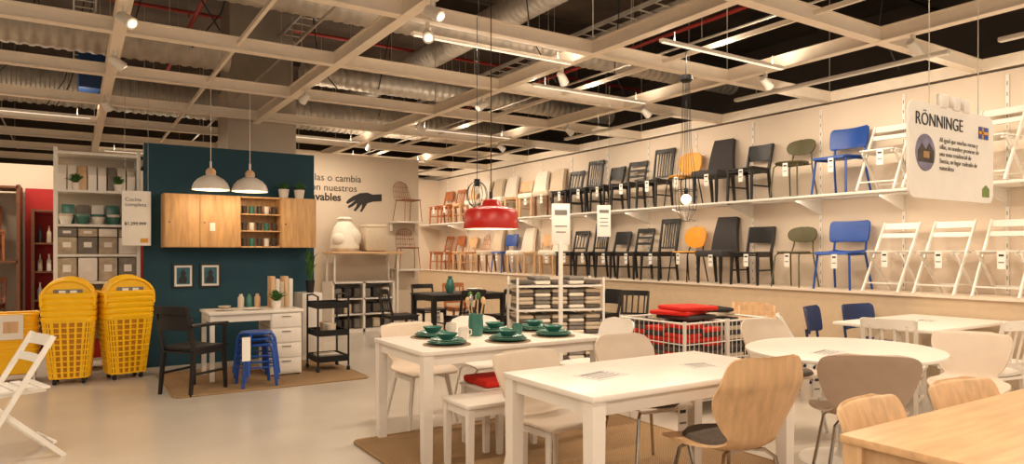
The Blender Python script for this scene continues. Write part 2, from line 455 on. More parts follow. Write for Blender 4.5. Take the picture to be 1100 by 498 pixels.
MB().b2((2.5,12,0),(5.57,12.15,3.15),WALLB).obj('wall_back')
MB().b2((-6,12.0,0),(2.5,12.12,2.65),WALLB).obj('wall_back_left')
MB().b2((-0.58,11.9,0),(1.2,12.0,2.3),REDW).obj('wall_red_panel')
MB().b2((0.71,9.3,0),(2.76,9.42,2.71),TEAL).obj('wall_teal')
b=MB(); b.b2((1.87,10.5,0),(2.84,11.3,3.8),CONC); b.b2((1.9,10.53,3.8),(2.81,11.27,5.6),CONCD); b.obj('column')
text(None,'sillas o cambia\ncon nuestros',(3.42,11.995,2.66),0.175,INK,name='slogan_lettering')
text(None,'lavables',(3.46,11.995,2.31),0.19,INK,bold=0.005,name='slogan_lettering')
hp=[(40,2),(30,3),(24,1),(16,2),(8,6),(3,10),(1,13),(3,14.5),(7,12),(11,10),(7,14),(3,17),(4,19),(8,17),(13,13),(12,17),(9,21),(11,22.5),(15,18),(18,14),(18,18),(16,22),(18,23),(21,18),(24,13),(30,11),(40,10)]
b=MB(); b.poly([(4.12+x*0.0175,2.50-z*0.0165) for x,z in hp],0.004,INK,'Y',(0,11.996,0)); b.obj('hand_decal')

# ------------------------------------------------------------ ceiling grid & services
b=MB()
GX=[-7.4,-5.45,-3.52,-1.6,0.33,2.25,4.2,6.12,8.05]; GY=[-1.7,0,1.7,3.4,5.1,6.8,8.5,10.2,11.9,13.6,15.3,17]
for x in GX:
    b.b2((x-0.035,-2,3.29),(x+0.035,18,3.40),GRIDM)
    b.b2((x-0.05,-2,3.28),(x+0.05,18,3.292),GRIDM); b.b2((x-0.05,-2,3.398),(x+0.05,18,3.41),GRIDM)
for y in GY:
    b.b2((-8,y-0.035,3.30),(8.2,y+0.035,3.395),GRIDM)
    b.b2((-8,y-0.05,3.283),(8.2,y+0.05,3.295),GRIDM); b.b2((-8,y-0.05,3.395),(8.2,y+0.05,3.407),GRIDM)
for x in GX:
    for y in GY[::2]:
        b.cyl((x,y,3.4),(x,y,5.6),0.006,STEEL,seg=5)
for x in [1.3,5.1]:
    b.b2((x-0.015,-2,3.33),(x+0.015,18,3.37),GRIDM)
b.obj('ceiling_grid')
def duct(name,p1,p2,r,m=STEEL,rib=0.12):
    p1=Vector(p1);p2=Vector(p2);L=(p2-p1).length;n=int(L/rib)
    pts=[];rs=[]
    for i in range(n):
        for t,rr in((0,r),(0.35,r),(0.5,r*1.06),(0.85,r*1.06)):
            pts.append(p1.lerp(p2,(i+t)/n)); rs.append(rr)
    b=MB(); b.tube(pts,r,m,16,rs=rs)
    k=0
    while k<L:
        q=p1.lerp(p2,k/L); b.cyl(q+V(0,0,r),V(q.x,q.y,5.6),0.008,STEEL,seg=5); k+=3
    return b.obj(name)
duct('ventilation_duct',(-8,9.4,3.95),(1.7,9.4,3.95),0.22)
duct('ventilation_duct',(-8,13,4.0),(8,13,4.0),0.28)
duct('ventilation_duct',(5.2,1,4.78),(5.2,17,4.78),0.2)
duct('ventilation_duct',(-1,7.4,4.1),(9,7.4,4.1),0.15)
duct('ventilation_duct',(0.9,3.0,4.1),(9,3.0,4.1),0.13)
duct('ventilation_duct',(2.9,10.4,4.1),(9,10.4,4.1),0.16)
b=MB(); b.b2((-3,-2,4.5),(-2.2,17,4.95),STEEL); 
for y in range(-2,17,1): b.b2((-3.03,y,4.47),(-2.17,y+0.04,4.98),STEEL)
for y in range(0,17,4): b.cyl((-2.6,y,4.95),(-2.6,y,5.6),0.01,STEEL,seg=5)
b.obj('rectangular_air_duct')
for i,(p1,p2,r) in enumerate([((1.4,-2,4.62),(1.4,18,4.62),0.03),((3.6,-2,4.62),(3.6,18,4.62),0.035),((-8,6.5,5.1),(11,6.5,5.1),0.035),((-8,4.2,5.1),(11,4.2,5.1),0.03),((7.4,-2,4.6),(7.4,18,4.6),0.03),((-8,11.6,5.1),(11,11.6,5.1),0.03)]):
    b=MB(); b.cyl(p1,p2,r,PIPER,seg=8)
    for t in (0.1,0.3,0.5,0.7,0.9):
        q=Vector(p1).lerp(Vector(p2),t); b.cyl(q,(q.x,q.y,5.6),0.006,STEEL,seg=5); b.cyl(q,q+V(0,0,-0.08),0.012,PIPER,seg=6)
    b.obj('sprinkler_pipe')
for (x0,y0,x1,y1,z) in [(2.6,-2,2.9,18,4.6),(6.3,-2,6.6,18,4.6),(0,-2,0.25,18,4.7)]:
    b=MB()
    for xx in(x0,x1): b.b2((xx-0.01,y0,z),(xx+0.01,y1,z+0.06),STEEL)
    y=y0
    while y<y1: b.b2((x0,y,z),(x1,y+0.03,z+0.01),STEEL); y+=0.3
    for yy in range(0,18,3): b.cyl((x0,yy,z+0.05),(x0,yy,5.6),0.006,STEEL,seg=5); b.cyl((x1,yy,z+0.05),(x1,yy,5.6),0.006,STEEL,seg=5)
    b.obj('cable_tray')
# conduits and hanging cables above the grid
b=MB()
for (x,z) in [(-5,3.62),(-1.0,3.6),(2.0,3.62),(4.6,3.6),(5.6,3.64)]:
    b.cyl((x,-2,z),(x,18,z),0.014,STEEL,seg=6)
    for yy in range(-1,18,3): b.cyl((x,yy,z),(x,yy,5.6),0.004,STEEL,seg=4)
b.obj('electrical_conduit')
b=MB()
for i in range(26):
    x=random.uniform(-5,7.5); y=random.uniform(3.5,14); dx=random.uniform(-0.8,0.8)
    b.tube([(x,y,5.5),(x+dx*0.3,y,4.6),(x+dx*0.6,y+0.2,4.0-random.uniform(0,0.3)),(x+dx,y+0.1,3.43)],0.008,BLACK,5)
b.obj('hanging_cable_bundle')
for y in (1.0,5.5,10.0,14.5):
    b=MB(); b.b2((-9,y-0.1,5.25),(12,y+0.1,5.28),DARKW); b.b2((-9,y-0.02,5.25),(12,y+0.02,5.6),DARKW); b.b2((-9,y-0.1,5.57),(12,y+0.1,5.6),DARKW); b.obj('roof_beam')
b=MB(); bl=mat('blue_unit',(20,60,110),0.5); b.b2((0.05,10.8,3.6),(0.45,11.2,4.3),bl,bev=0.02); b.cyl((0.25,11,4.3),(0.25,11,5.6),0.01,STEEL,seg=6); b.obj('blue_ventilation_unit')

def area(name,loc,sx,sy,power,rot=(0,0,0),col=(1,0.825,0.63),spread=None):
    l=bpy.data.lights.new(name,'AREA'); l.shape='RECTANGLE'; l.size=sx; l.size_y=sy; l.energy=power; l.color=col
    if spread: l.spread=spread
    o=bpy.data.objects.new(name,l); COL.objects.link(o); o.location=loc; o.rotation_euler=rot; return o
def strip(x,y,z=3.22,L=1.7,power=57,up=16):
    b=MB()
    b.box((0,0,0.02),(L,0.05,0.03),WHITEM,bev=0.006)
    b.box((0,0,0.003),(L-0.04,0.03,0.005),STRIPG)
    for t in(-0.4,0.4): b.cyl((t*L,0,0.035),(t*L,0,0.06+(3.28-z)),0.006,STEEL,seg=6)
    o=b.obj('linear_ceiling_light',(x,y,z))
    l=area('ceiling_light_lamp',(0,0,-0.004),L-0.04,0.03,power); l.parent=o
    l=area('added_ceiling_fill',(0,0,0.04),L-0.04,0.03,up,rot=(PI,0,0)); l.parent=o  # added upward fill on each fixture, brightens the ceiling and ducts
for x,y in [(-3.9,-0.8),(-0.64,-0.8),(3.25,-0.8),(6.0,-0.8),(-2.5,1.55),(1.3,1.55),(5.1,1.55),(-3.9,5.95),(-0.64,4.3),(3.25,5.3),(-2.5,9.3),(5.1,9.3),(-4.4,11.0),(-0.64,11.0),(3.2,11.0),(5.2,12.7),(-2.5,14.4),(1.3,14.4),(5.2,14.6),(5.15,4.3),(5.1,6.2)]:
    strip(x,y,power=57 if (x,y)!=(5.1,6.2) else 30)
for y in [1.5,4.3,7.7,11.0,14.3]:
    b=MB(); b.box((0,0,0.03),(0.07,2.4,0.04),WHITEM,bev=0.01)
    b.cyl((0,-0.9,0.05),(0,-0.9,0.12),0.006,STEEL,seg=6); b.cyl((0,0.9,0.05),(0,0.9,0.12),0.006,STEEL,seg=6)
    o=b.obj('linear_washer_light',(6.75,y,3.2))
    l=area('washer_lamp',(0.02,0,-0.02),0.08,2.3,29,rot=(0,math.radians(-42),0)); l.parent=o
for y in range(1,16,3):
    b=MB(); b.b2((-0.03,-1.3,-0.02),(0.03,1.3,0),WHITEM); o=b.obj('shelf_strip_light',(7.47,y+0.5,2.045))
    l=area('shelf_strip_lamp',(0,0,-0.028),0.05,2.5,9,rot=(0,math.radians(-28),0)); l.parent=o

# track spotlights
sb=MB(); sb.cyl((0,0,0),(0,0,-0.05),0.02,WHITEM); sb.cyl((0,0,-0.05),(0,0,-0.09),0.008,WHITEM)
sb.tube([(0,0.05,-0.07),(0.0,-0.02,-0.11),(0,-0.07,-0.145)],0.05,WHITEM,14,rs=[0.035,0.045,0.05])
sb.cyl((0,-0.071,-0.146),(0,-0.074,-0.149),0.034,SPOTG)
spm=sb.mesh('track_spotlight')
for x,y,r in [(2.25,4.6,30),(2.45,5.1,-20),(0.33,6.0,40),(0.33,7.4,100),(2.25,7.9,200),(4.2,5.6,120),(4.2,7.2,-90),(4.2,9.0,90),(6.12,4.6,90),(6.12,6.4,90),(6.12,8.0,90),(6.12,9.9,90),(-1.6,8.2,20),(0.33,9.6,150),(4.2,11,180),(6.12,3.1,90)]:
    place('track_spotlight',spm,(x,y,3.28),r)

# ------------------------------------------------------------ wall chairs
rowU=[(15.2,'org_h'),(14.6,'org_v'),(14.0,'birch_v'),(13.35,'pw'),(12.8,'pc'),(12.25,'pw'),(11.7,'birch_v'),(11.15,'pw'),(10.6,'pc'),(10.05,'blk_v'),(9.5,'blk_tall'),(8.95,'blk_p'),(8.4,'blk_h'),(7.8,'blk_tall'),(7.2,'yel'),(6.62,'pd'),(6.02,'blk_p'),(5.35,'olv'),(4.72,'blu'),(4.18,'fld'),(3.66,'fld'),(3.1,'fld'),(2.55,'fld')]
rowL=[(15.2,'org_v'),(14.6,'org_h'),(14.0,'birch_v'),(13.4,'wire'),(12.8,'pc'),(12.2,'blu'),(11.6,'pw'),(11.0,'birch_v'),(10.45,'pw'),(9.9,'blk_v'),(9.35,'blk_tall'),(8.8,'blk_p'),(8.25,'blk_h'),(7.7,'blk_tall'),(7.12,'yel'),(6.55,'pd'),(5.97,'blk_p'),(5.33,'olv'),(4.70,'blu'),(4.1,'fld'),(3.55,'fld'),(3.0,'fld'),(2.45,'fld')]
for y,k in rowU: chair(k,7.655,y,-90+random.uniform(-4,8),2.0765,0.97)
for y,k in rowL: chair(k,7.655,y,-90+random.uniform(-4,8),0.9565,0.97)

# ------------------------------------------------------------ tables
def table(w,d,h,top,legm,lw=0.06,th=0.03,ap=0.07):
    b=MB(); b.box((0,0,h-th/2),(w,d,th),top,bev=0.005)
    for sx in(-1,1):
        for sy in(-1,1):
            x=sx*(w/2-lw/2-0.008);y=sy*(d/2-lw/2-0.008)
            b.beam((x,y,0),(x,y,h-th),lw*0.85,lw*0.85,legm,lw,lw)
        b.box((sx*(w/2-0.04),0,h-th-ap/2),(0.02,d-2*lw,ap),legm)
        b.box((0,sx*(d/2-0.04),h-th-ap/2),(w-2*lw,0.02,ap),legm)
    return b
def plab(b,x,y,z,w=0.21,d=0.15,r=0.2):
    R=Matrix.Rotation(r,3,'Z')
    b.box((x,y,z+0.001),(w,d,0.002),SHEETP,rot=R)
    for k in range(4):
        q=R@V(-w*0.05,d*(0.3-0.2*k),0); b.box((x+q.x,y+q.y,z+0.0025),(w*0.7,d*0.05 if k else d*0.12,0.001),INKG,rot=R)
t=table(1.52,0.86,0.75,WHITE,WHITE,0.07); t.obj('dining_table',(2.66,4.45,0))
t=table(1.48,0.76,0.75,WHITE,WHITE,0.075); plab(t,-0.35,0.02,0.75,0.26,0.18); plab(t,0.33,-0.05,0.75,0.2,0.15,-0.2); t.obj('dining_table',(2.69,2.75,0))
t=table(1.6,0.92,0.75,BIRCH,BIRCHV,0.07); plab(t,0.35,0.1,0.75); t.obj('birch_dining_table',(3.1,0.96,0))
b=MB(); b.lathe([(0.001,0.722),(0.64,0.722),(0.66,0.73),(0.66,0.745),(0.65,0.75),(0.001,0.75)],WHITE,(0,0,0),48,False,1.0,0.9)
b.lathe([(0.28,0),(0.27,0.012),(0.05,0.03),(0.035,0.08),(0.035,0.68),(0.12,0.722)],WHITEM,(0,0,0),24); plab(b,-0.25,-0.05,0.75,0.25,0.14)
b.obj('round_pedestal_table',(4.35,2.66,0))
b=MB(); b.box((0,0,0.735),(1.42,0.88,0.03),WHITE,bev=0.006)
for sx in(-1,1):
    b.beam((sx*0.55,-0.36,0),(sx*0.55,-0.06,0.72),0.04,0.04,WHITE); b.beam((sx*0.55,0.36,0),(sx*0.55,0.06,0.72),0.04,0.04,WHITE)
    b.beam((sx*0.55,-0.3,0.72),(sx*0.55,0.3,0.72),0.04,0.04,WHITE); b.beam((sx*0.55,-0.25,0.28),(sx*0.55,0.25,0.28),0.03,0.03,WHITE)
plab(b,0.1,0,0.75); b.obj('trestle_table',(6.66,3.3,0))
t=table(1.3,0.8,0.75,BLACK,BLACK,0.07); t.obj('black_dining_table',(5.15,9.6,0))
chair('blk_v',4.85,8.85,180); chair('blk_v',5.5,8.8,185); chair('blk_h',5.0,10.35,0); chair('blk_v',4.15,9.6,90); chair('org_v',5.6,10.4,-4)
b=MB(); b.lathe([(0.001,0),(0.05,0),(0.08,0.08),(0.05,0.2),(0.03,0.24),(0.04,0.26),(0.03,0.26),(0.001,0.2)],TEALC,(0,0,0),18); b.obj('ceramic_vase',(5.0,9.6,0.75))
b=MB(); b.lathe([(0.04,0),(0.06,0.005),(0.13,0.06),(0.125,0.065),(0.05,0.015),(0.001,0.012)],WHITE,(0,0,0),22); b.obj('serving_bowl',(5.4,9.55,0.75))
# stools
b=MB(); b.box((0,0,0.44),(0.46,0.36,0.025),WHITE,bev=0.005)
for sx in(-1,1):
    for sy in(-1,1): b.beam((sx*0.2,sy*0.15,0),(sx*0.2,sy*0.15,0.43),0.035,0.035,WHITE,0.045,0.045)
    b.box((sx*0.2,0,0.4),(0.018,0.27,0.055),WHITE); b.box((0,sx*0.15,0.4),(0.36,0.018,0.055),WHITE)
stm=b.mesh('white_stool'); place('white_stool',stm,(2.26,3.84,0),0)
place('white_stool',stm,(2.6,4.22,0),0)
b=MB(); b.box((0,0,0.026),(0.42,0.34,0.05),REDF,bev=0.018); b.obj('red_seat_cushion',(2.6,4.22,0.453))
# seating around tables
chair('sh_birch',2.80,2.34,172)
chair('sh_cream',2.33,3.2,6)
chair('sh_beige',3.08,3.22,-8)
chair('sh_cream',2.38,5.08,4); chair('sh_white',3.0,5.1,-6)
chair('sh_white',3.72,4.5,-95)
chair('sh_taupe',3.98,2.33,133)
chair('sh_beige',4.75,3.4,-15)
chair('sh_cream',5.42,2.36,-70)
chair('sh_birchw',2.73,1.30,6)
chair('sh_birchw',3.46,1.30,-4)
chair('nav',6.45,4.05,20); chair('nav',7.08,3.98,-5); chair('fld',5.85,4.0,40)
chair('birch_v',6.45,5.1,-60); chair('birch_v',6.2,4.7,-40)
chair('blk_v',6.5,7.1,-60); chair('blk_h',6.1,7.7,-40); chair('blk_p',6.9,8.2,-90)
chair('white_s',5.72,3.05,110); chair('white_x',6.75,2.6,178); chair('white_s',6.2,2.6,170)
chair('fld',-0.38,5.7,-72,sc=1.05)
# dinnerware
def dinner(mset,n=3,bowl=True):
    b=MB()
    b.disc((0,0,0),0.17,0.004,PMAT,28)
    for i in range(n):
        z=0.004+i*0.009; r=0.14-0.012*i
        b.lathe([(0.001,z),(r*0.6,z),(r,z+0.018),(r*0.98,z+0.022),(r*0.6,z+0.006),(0.001,z+0.006)],mset if i%2==0 else MINT,(0,0,0),28)
    if bowl:
        z=0.004+n*0.009+0.004
        b.lathe([(0.03,z),(0.04,z),(0.07,z+0.035),(0.078,z+0.045),(0.073,z+0.045),(0.062,z+0.03),(0.001,z+0.01)],mset,(0,0,0),24)
    return b.mesh('place_setting')
dm=dinner(TEALC)
for x,y in [(2.2,4.27),(2.66,4.2),(3.12,4.27),(2.3,4.7),(2.85,4.7),(3.2,4.65)]: place('place_setting',dm,(x,y,0.75),random.uniform(0,90))
def cup(m,h=0.09,r=0.04):
    b=MB(); b.lathe([(0.001,0),(r*0.8,0),(r,h*0.3),(r,h),(r*0.92,h),(r*0.9,h*0.3),(0.001,0.01)],m,(0,0,0),18)
    b.tube([(r,0,h*0.8),(r+0.025,0,h*0.75),(r+0.028,0,h*0.4),(r*0.97,0,h*0.28)],0.005,m,6); return b.mesh('cup')
cm=cup(TEALC); cw=cup(WHITE)
for i,(x,y) in enumerate([(2.43,4.45),(2.9,4.44),(2.5,4.78)]): place('mug',cm if i%2 else cw,(x,y,0.75),i*50)
b=MB(); b.lathe([(0.001,0),(0.05,0),(0.06,0.05),(0.055,0.15),(0.06,0.17),(0.055,0.17),(0.048,0.15),(0.052,0.05),(0.001,0.01)],TEALC,(0,0,0),20)
for a in range(7):
    q=a*0.9; b.tube([(0.015*math.cos(q),0.015*math.sin(q),0.02),(0.06*math.cos(q),0.06*math.sin(q),0.24+0.02*(a%3))],0.005,[BIRCHV,CHROME,BIRCHV][a%3],6); b.sph((0.064*math.cos(q),0.064*math.sin(q),0.27+0.02*(a%3)),0.02,[BIRCHV,CHROME,GREEN][a%3],1,0.4,1.5,8,6)
b.obj('utensil_jug',(2.62,4.6,0.75))

# ------------------------------------------------------------ wire bins with cushions
b=MB()
H=0.78
for cx in(-0.275,0.275):
    x0,x1=cx-0.265,cx+0.265
    for z in(0.1,0.3,0.45,0.6,H):
        r=0.005 if z<H else 0.009
        b.tube([(x0,-0.4,z),(x1,-0.4,z),(x1,0.4,z),(x0,0.4,z)],r,WHITEM,6,closed=True,smooth=False)
    n=9
    for i in range(n+1):
        x=x0+(x1-x0)*i/n
        for y in(-0.4,0.4): b.cyl((x,y,0.1),(x,y,H),0.0035,WHITEM,seg=5)
    for i in range(1,13):
        y=-0.4+0.8*i/13
        for x in(x0,x1): b.cyl((x,y,0.1),(x,y,H),0.0035,WHITEM,seg=5)
    for x in(x0,x1):
        for y in(-0.4,0.4): b.beam((x,y,0),(x,y,H+0.02),0.022,0.022,WHITEM)
    b.box((cx,0,0.105),(0.52,0.79,0.01),WHITEM)
b.obj('wire_display_bin',(4.92,4.5,0))
b=MB()
for cx,cols in((-0.275,[REDF,DARKF,REDF,GREYF,DARKF,REDF]),(0.275,[DARKF,CREAMF,DARKF,GREYF,BLACK,CREAMF])):
    for ix in(0,1):
      for iy in(-1,0,1):
        z=0.112; k=ix+iy
        while z<0.70+0.04*((ix+iy)%2):
            m=cols[(k)%6]; k+=1
            b.box((cx-0.12+0.24*ix+random.uniform(-.006,.006),iy*0.25,z+0.02),(0.23,0.24,0.04),m,bev=0.014); z+=0.041
b.obj('seat_cushion_pile',(4.92,4.5,0))
b=MB()
for i,(m,x,y,r) in enumerate([(DARKF,-.2,-.1,.1),(REDF,-.25,-.05,.3),(REDF,-.18,-.1,-.15)]):
    b.box((x,y,0.02+0.04*i),(0.4,0.38,0.038),m,rot=Matrix.Rotation(r,3,'Z'),bev=0.015)
for i,(m,x,y,r) in enumerate([(CREAMF,.24,.05,.1),(BLACK,.22,.05,-.3)]):
    b.box((x,y,0.02+0.04*i),(0.4,0.38,0.038),m,rot=Matrix.Rotation(r,3,'Z'),bev=0.015)
b.obj('seat_cushion_stack',(4.92,4.5,0.788))
# textile rack
b=MB()
for sx in(-1,1):
    for sy in(-1,1): b.beam((sx*0.52,sy*0.25,0),(sx*0.52,sy*0.25,1.1),0.025,0.025,WHITEM)
for z in(0.12,0.42,0.72,1.0): b.box((0,0,z),(1.04,0.5,0.02),WHITEM)
for z in(0.13,0.43,0.73,1.01):
    for i in range(5):
        for j in range(5 if z<1 else 1+(i%2)):
            b.box((-0.41+0.205*i,0,z+0.03+0.045*j),(0.185,0.42,0.042),[GREYF,GREYB,CREAMF,WHITEF,CREAMF,GREYB][(i*3+j*2)%6],bev=0.015)
b.obj('textile_display_rack',(4.85,6.6,0),-20)
b=MB()
for sx in(-1,1):
    for sy in(-1,1): b.beam((sx*0.3,sy*0.2,0),(sx*0.3,sy*0.2,0.95),0.02,0.02,WHITEM)
for z in(0.1,0.35,0.6,0.93): b.box((0,0,z),(0.6,0.4,0.015),WHITEM)
for z in(0.108,0.358,0.608): b.box((0,0,z+0.09),(0.52,0.34,0.16),GREYB,bev=0.03)
b.box((0,0,1.0),(0.5,0.35,0.12),CREAMF,bev=0.04)
b.obj('storage_box_shelf',(5.35,7.35,0),-15)
b=MB(); b.box((0,0,0.01),(0.3,0.3,0.02),WHITEM,bev=0.004); b.beam((0,0,0.02),(0,0,1.5),0.04,0.04,WHITEM); b.box((0,-0.005,1.68),(0.19,0.02,0.42),TAG,bev=0.004)
b.box((0,-0.017,1.8),(0.13,0.002,0.05),INKG); b.box((0,-0.017,1.66),(0.13,0.002,0.01),INKG); b.box((0,-0.017,1.6),(0.1,0.002,0.01),INKG)
b.obj('standing_price_sign',(4.2,5.62,0),-25)
def hang_sign(x,y,z,w=0.16,h=0.36,rz=-25):
    b=MB(); b.box((0,0,0),(w,0.012,h),TAG,bev=0.003); b.box((0,-0.0075,h*0.3),(w*0.7,0.002,h*0.1),INKG)
    for k in range(3): b.box((0,-0.0075,h*0.08-k*h*0.12),(w*0.6,0.002,h*0.025),INKG)
    for sx in(-1,1): b.cyl((sx*w*0.4,0,h/2),(sx*w*0.4,0,3.3-z),0.0015,STEEL,seg=4)
    return b.obj('hanging_price_sign',(x,y,z),rz)
hang_sign(5.1,6.0,1.75)
# ------------------------------------------------------------ pendants
b=MB(); b.lathe([(0.205,0),(0.208,0.01),(0.2,0.125),(0.18,0.15),(0.075,0.172),(0.062,0.21),(0.045,0.225),(0.001,0.23)],RED,(0,0,0),36)
b.lathe([(0.2,0.0),(0.192,0.12),(0.174,0.143),(0.001,0.155)],WHITE,(0,0,0),36)
b.sph((0,0,0.08),0.035,LAMPG); b.cyl((0,0,0.23),(0,0,0.28),0.012,BLACK); b.cyl((0,0,0.27),(0,0,1.72),0.004,BLACK,seg=6)
b.obj('red_pendant_lamp',(2.65,4.42,1.57))
b=MB(); b.cyl((0,0,0),(0,0,0.06),0.025,BLACKM); b.cyl((0,0,0.05),(0,0,1.42),0.003,BLACK,seg=5)
for k in range(4):
    a=k*PI/4; b.tube([(0.09*math.cos(a)*math.cos(t),0.09*math.sin(a)*math.cos(t),-0.07+0.11*math.sin(t)) for t in [2*PI*i/20 for i in range(20)]],0.003,BLACKM,5,closed=True)
b.sph((0,0,-0.04),0.03,TAG); b.obj('black_cage_pendant_lamp',(2.86,5.0,1.95))
def desk_pendant(x,y):
    b=MB(); b.lathe([(0.205,0),(0.2,0.03),(0.18,0.08),(0.14,0.125),(0.08,0.16),(0.05,0.17),(0.05,0.19)],WHITE,(0,0,0),32)
    b.lathe([(0.2,0.0),(0.195,0.03),(0.174,0.078),(0.134,0.12),(0.001,0.155)],WHITE,(0,0,0),32)
    b.lathe([(0.055,0.175),(0.055,0.22),(0.03,0.25),(0.001,0.25)],BIRCHV,(0,0,0),20)
    b.cyl((0,0,0.25),(0,0,0.33),0.012,WHITE); b.cyl((0,0,0.33),(0,0,1.18),0.004,WHITE,seg=6); b.sph((0,0,0.06),0.045,LAMPG)
    b.obj('white_pendant_lamp',(x,y,2.11))
desk_pendant(1.33,8.5); desk_pendant(1.76,8.5)
b=MB(); b.lathe([(0.001,1.13),(0.06,1.13),(0.06,1.09),(0.04,1.07),(0.001,1.07)],BLACKM,(0,0,0),20)
b.cyl((0,0,1.13),(0,0,1.40),0.005,BLACKM)
for k in range(6):
    a=k*PI/3; b.tube([(0.03*math.cos(a),0.03*math.sin(a),1.08),(0.045*math.cos(a),0.045*math.sin(a),0.5),(0.1*math.cos(a),0.1*math.sin(a),0.08),(0.09*math.cos(a),0.09*math.sin(a),-0.1),(0.03*math.cos(a),0.03*math.sin(a),-0.2)],0.003,BLACKM,4)
for r,z in((0.1,0.08),(0.09,-0.1),(0.03,-0.2)): b.tube([(r*math.cos(t),r*math.sin(t),z) for t in [2*PI*i/20 for i in range(20)]],0.003,BLACKM,4,closed=True)
b.cyl((0,0,1.07),(0,0,0.1),0.003,BLACKM,seg=5); b.cyl((0,0,0.1),(0,0,0.04),0.02,BLACKM); b.sph((0,0,0),0.045,LAMPG)
b.obj('wire_cage_pendant_lamp',(4.72,4.4,1.88))
def plight(name,loc,p,r=0.05):
    l=bpy.data.lights.new(name,'POINT'); l.energy=p; l.color=(1,0.75,0.48); l.shadow_soft_size=r
    o=bpy.data.objects.new(name,l); COL.objects.link(o); o.location=loc
plight('pendant_bulb_light',(1.33,8.5,2.10),7); plight('pendant_bulb_light',(1.76,8.5,2.10),7)
plight('pendant_bulb_light',(2.65,4.42,1.58),4); plight('pendant_bulb_light',(4.72,4.4,1.81),6)

# ------------------------------------------------------------ hanging name sign
b=MB(); b.poly(rrect(0.82,0.44,0.05),0.012,TAG,'Y')
CX,CZ=-0.27,-0.01
b.poly([(CX+0.085*math.cos(t),CZ+0.085*math.sin(t)) for t in [2*PI*i/28 for i in range(28)]],0.004,mat('printed_photo_sky',(120,116,140),0.6,noise=0.3,ns=14),'Y',(0,-0.008,0))
pb=mat('printed_photo_dark',(60,48,40),0.6,noise=0.5,ns=30)
b.poly([(CX-0.07,CZ-0.045),(CX+0.07,CZ-0.045),(CX+0.07,CZ+0.01),(CX+0.03,CZ+0.045),(CX+0.0,CZ+0.01),(CX-0.035,CZ+0.04),(CX-0.07,CZ+0.005)],0.002,pb,'Y',(0,-0.0108,0))
b.box((CX,-0.0125,CZ-0.01),(0.05,0.001,0.03),mat('printed_photo_house',(170,130,80),0.6,noise=0.3,ns=30))
b.box((0.3,-0.008,0.13),(0.1,0.003,0.06),BLUE); b.box((0.285,-0.01,0.13),(0.014,0.003,0.06),YELLOW); b.box((0.3,-0.01,0.13),(0.1,0.003,0.014),YELLOW)
b.poly([(0.29,-0.19),(0.36,-0.19),(0.36,-0.15),(0.325,-0.13),(0.29,-0.15)],0.003,mat('eco_green',(110,130,60),0.6),'Y',(0,-0.008,0))
for x in(-0.22,0.26): b.cyl((x,0,0.21),(x,0,1.43),0.002,STEEL,seg=5)
for x in(-0.1,0.02,0.12): b.box((x,0,0.245),(0.07,0.03,0.07),WHITEM,bev=0.01)
sg=b.obj('hanging_name_sign',(3.56,1.62,1.865),0)
text(sg,'RÖNNINGE',(-0.36,-0.0085,0.115),0.085,INK,bold=-0.0008)
text(sg,'Al igual que muchas mesas y\nsillas, su nombre proviene de\nuna zona residencial de\nSuecia, un lugar rodeado de\nnaturaleza',(-0.14,-0.0085,0.05),0.033,INKG,bold=-0.0006)

# ------------------------------------------------------------ rugs
def rug(name,x0,y0,x1,y1):
    w,d=x1-x0,y1-y0
    b=MB(); b.poly(rrect(w,d,0.06,4),0.012,RUG,'Z',(0,0,0.006))
    b.tube([(p[0],p[1],0.008) for p in rrect(w,d,0.06,4)],0.01,RUG,6,closed=True)
    b.obj(name,((x0+x1)/2,(y0+y1)/2,0.002))
rug('jute_rug',1.72,2.1,3.9,4.85); rug('jute_rug',0.8,7.2,2.75,8.7)

# ------------------------------------------------------------ teal kitchen corner
b=MB(); x0,x1,yf,yb,z0,z1=0.90,2.68,8.95,9.295,1.45,2.09
xs=[x0,1.28,1.74,2.24,x1]
b.b2((x0,yf+0.02,z0),(x1,yb,z0+0.018),PINE); b.b2((x0,yf+0.02,z1-0.018),(x1,yb,z1),PINE); b.b2((x0,yb-0.012,z0),(x1,yb,z1),PINE)
for x in xs: b.b2((x-0.009,yf+0.02,z0),(x+0.009,yb,z1),PINE)
for i in(0,1,3): b.b2((xs[i]+0.003,yf,z0+0.003),(xs[i+1]-0.003,yf+0.018,z1-0.003),PINE,bev=0.003); b.cyl((xs[i]+0.05,yf-0.02,z0+0.3),(xs[i]+0.05,yf,z0+0.3),0.008,BLACK)
b.box((1.42,yf-0.003,1.7),(0.06,0.003,0.1),TAG)
for z in(1.65,1.86): b.b2((xs[2],yf+0.03,z),(xs[3],yb,z+0.015),PINE)
gl=mat('dark_glassware',(70,60,54),0.15)
for z in(1.468,1.665,1.875):
    for i in range(5): b.lathe([(0.001,0),(0.03,0),(0.035,0.1),(0.03,0.1),(0.001,0.01)],[gl,WHITE,gl,TEALC][(i+int(z*10))%4],(xs[2]+0.07+0.09*i,yf+0.12,z),12)
b.obj('kitchen_cabinet')
for x in(1.137,1.447):
    b=MB()
    b.b2((-0.12,0,-0.15),(0.12,0.02,0.15),BLACK); b.b2((-0.098,-0.003,-0.128),(0.098,0,0.128),TAG)
    b.b2((-0.074,-0.005,-0.103),(0.074,-0.003,0.103),PRINT)
    b.poly([(-0.05,-0.09),(0.03,-0.09),(0.045,-0.03),(0.02,0.0),(0.03,0.04),(0.005,0.075),(-0.03,0.05),(-0.025,0.0),(-0.055,-0.04)],0.002,BLACK,'Y',(0,-0.006,0))
    b.obj('picture_frame',(x,9.279,1.1))
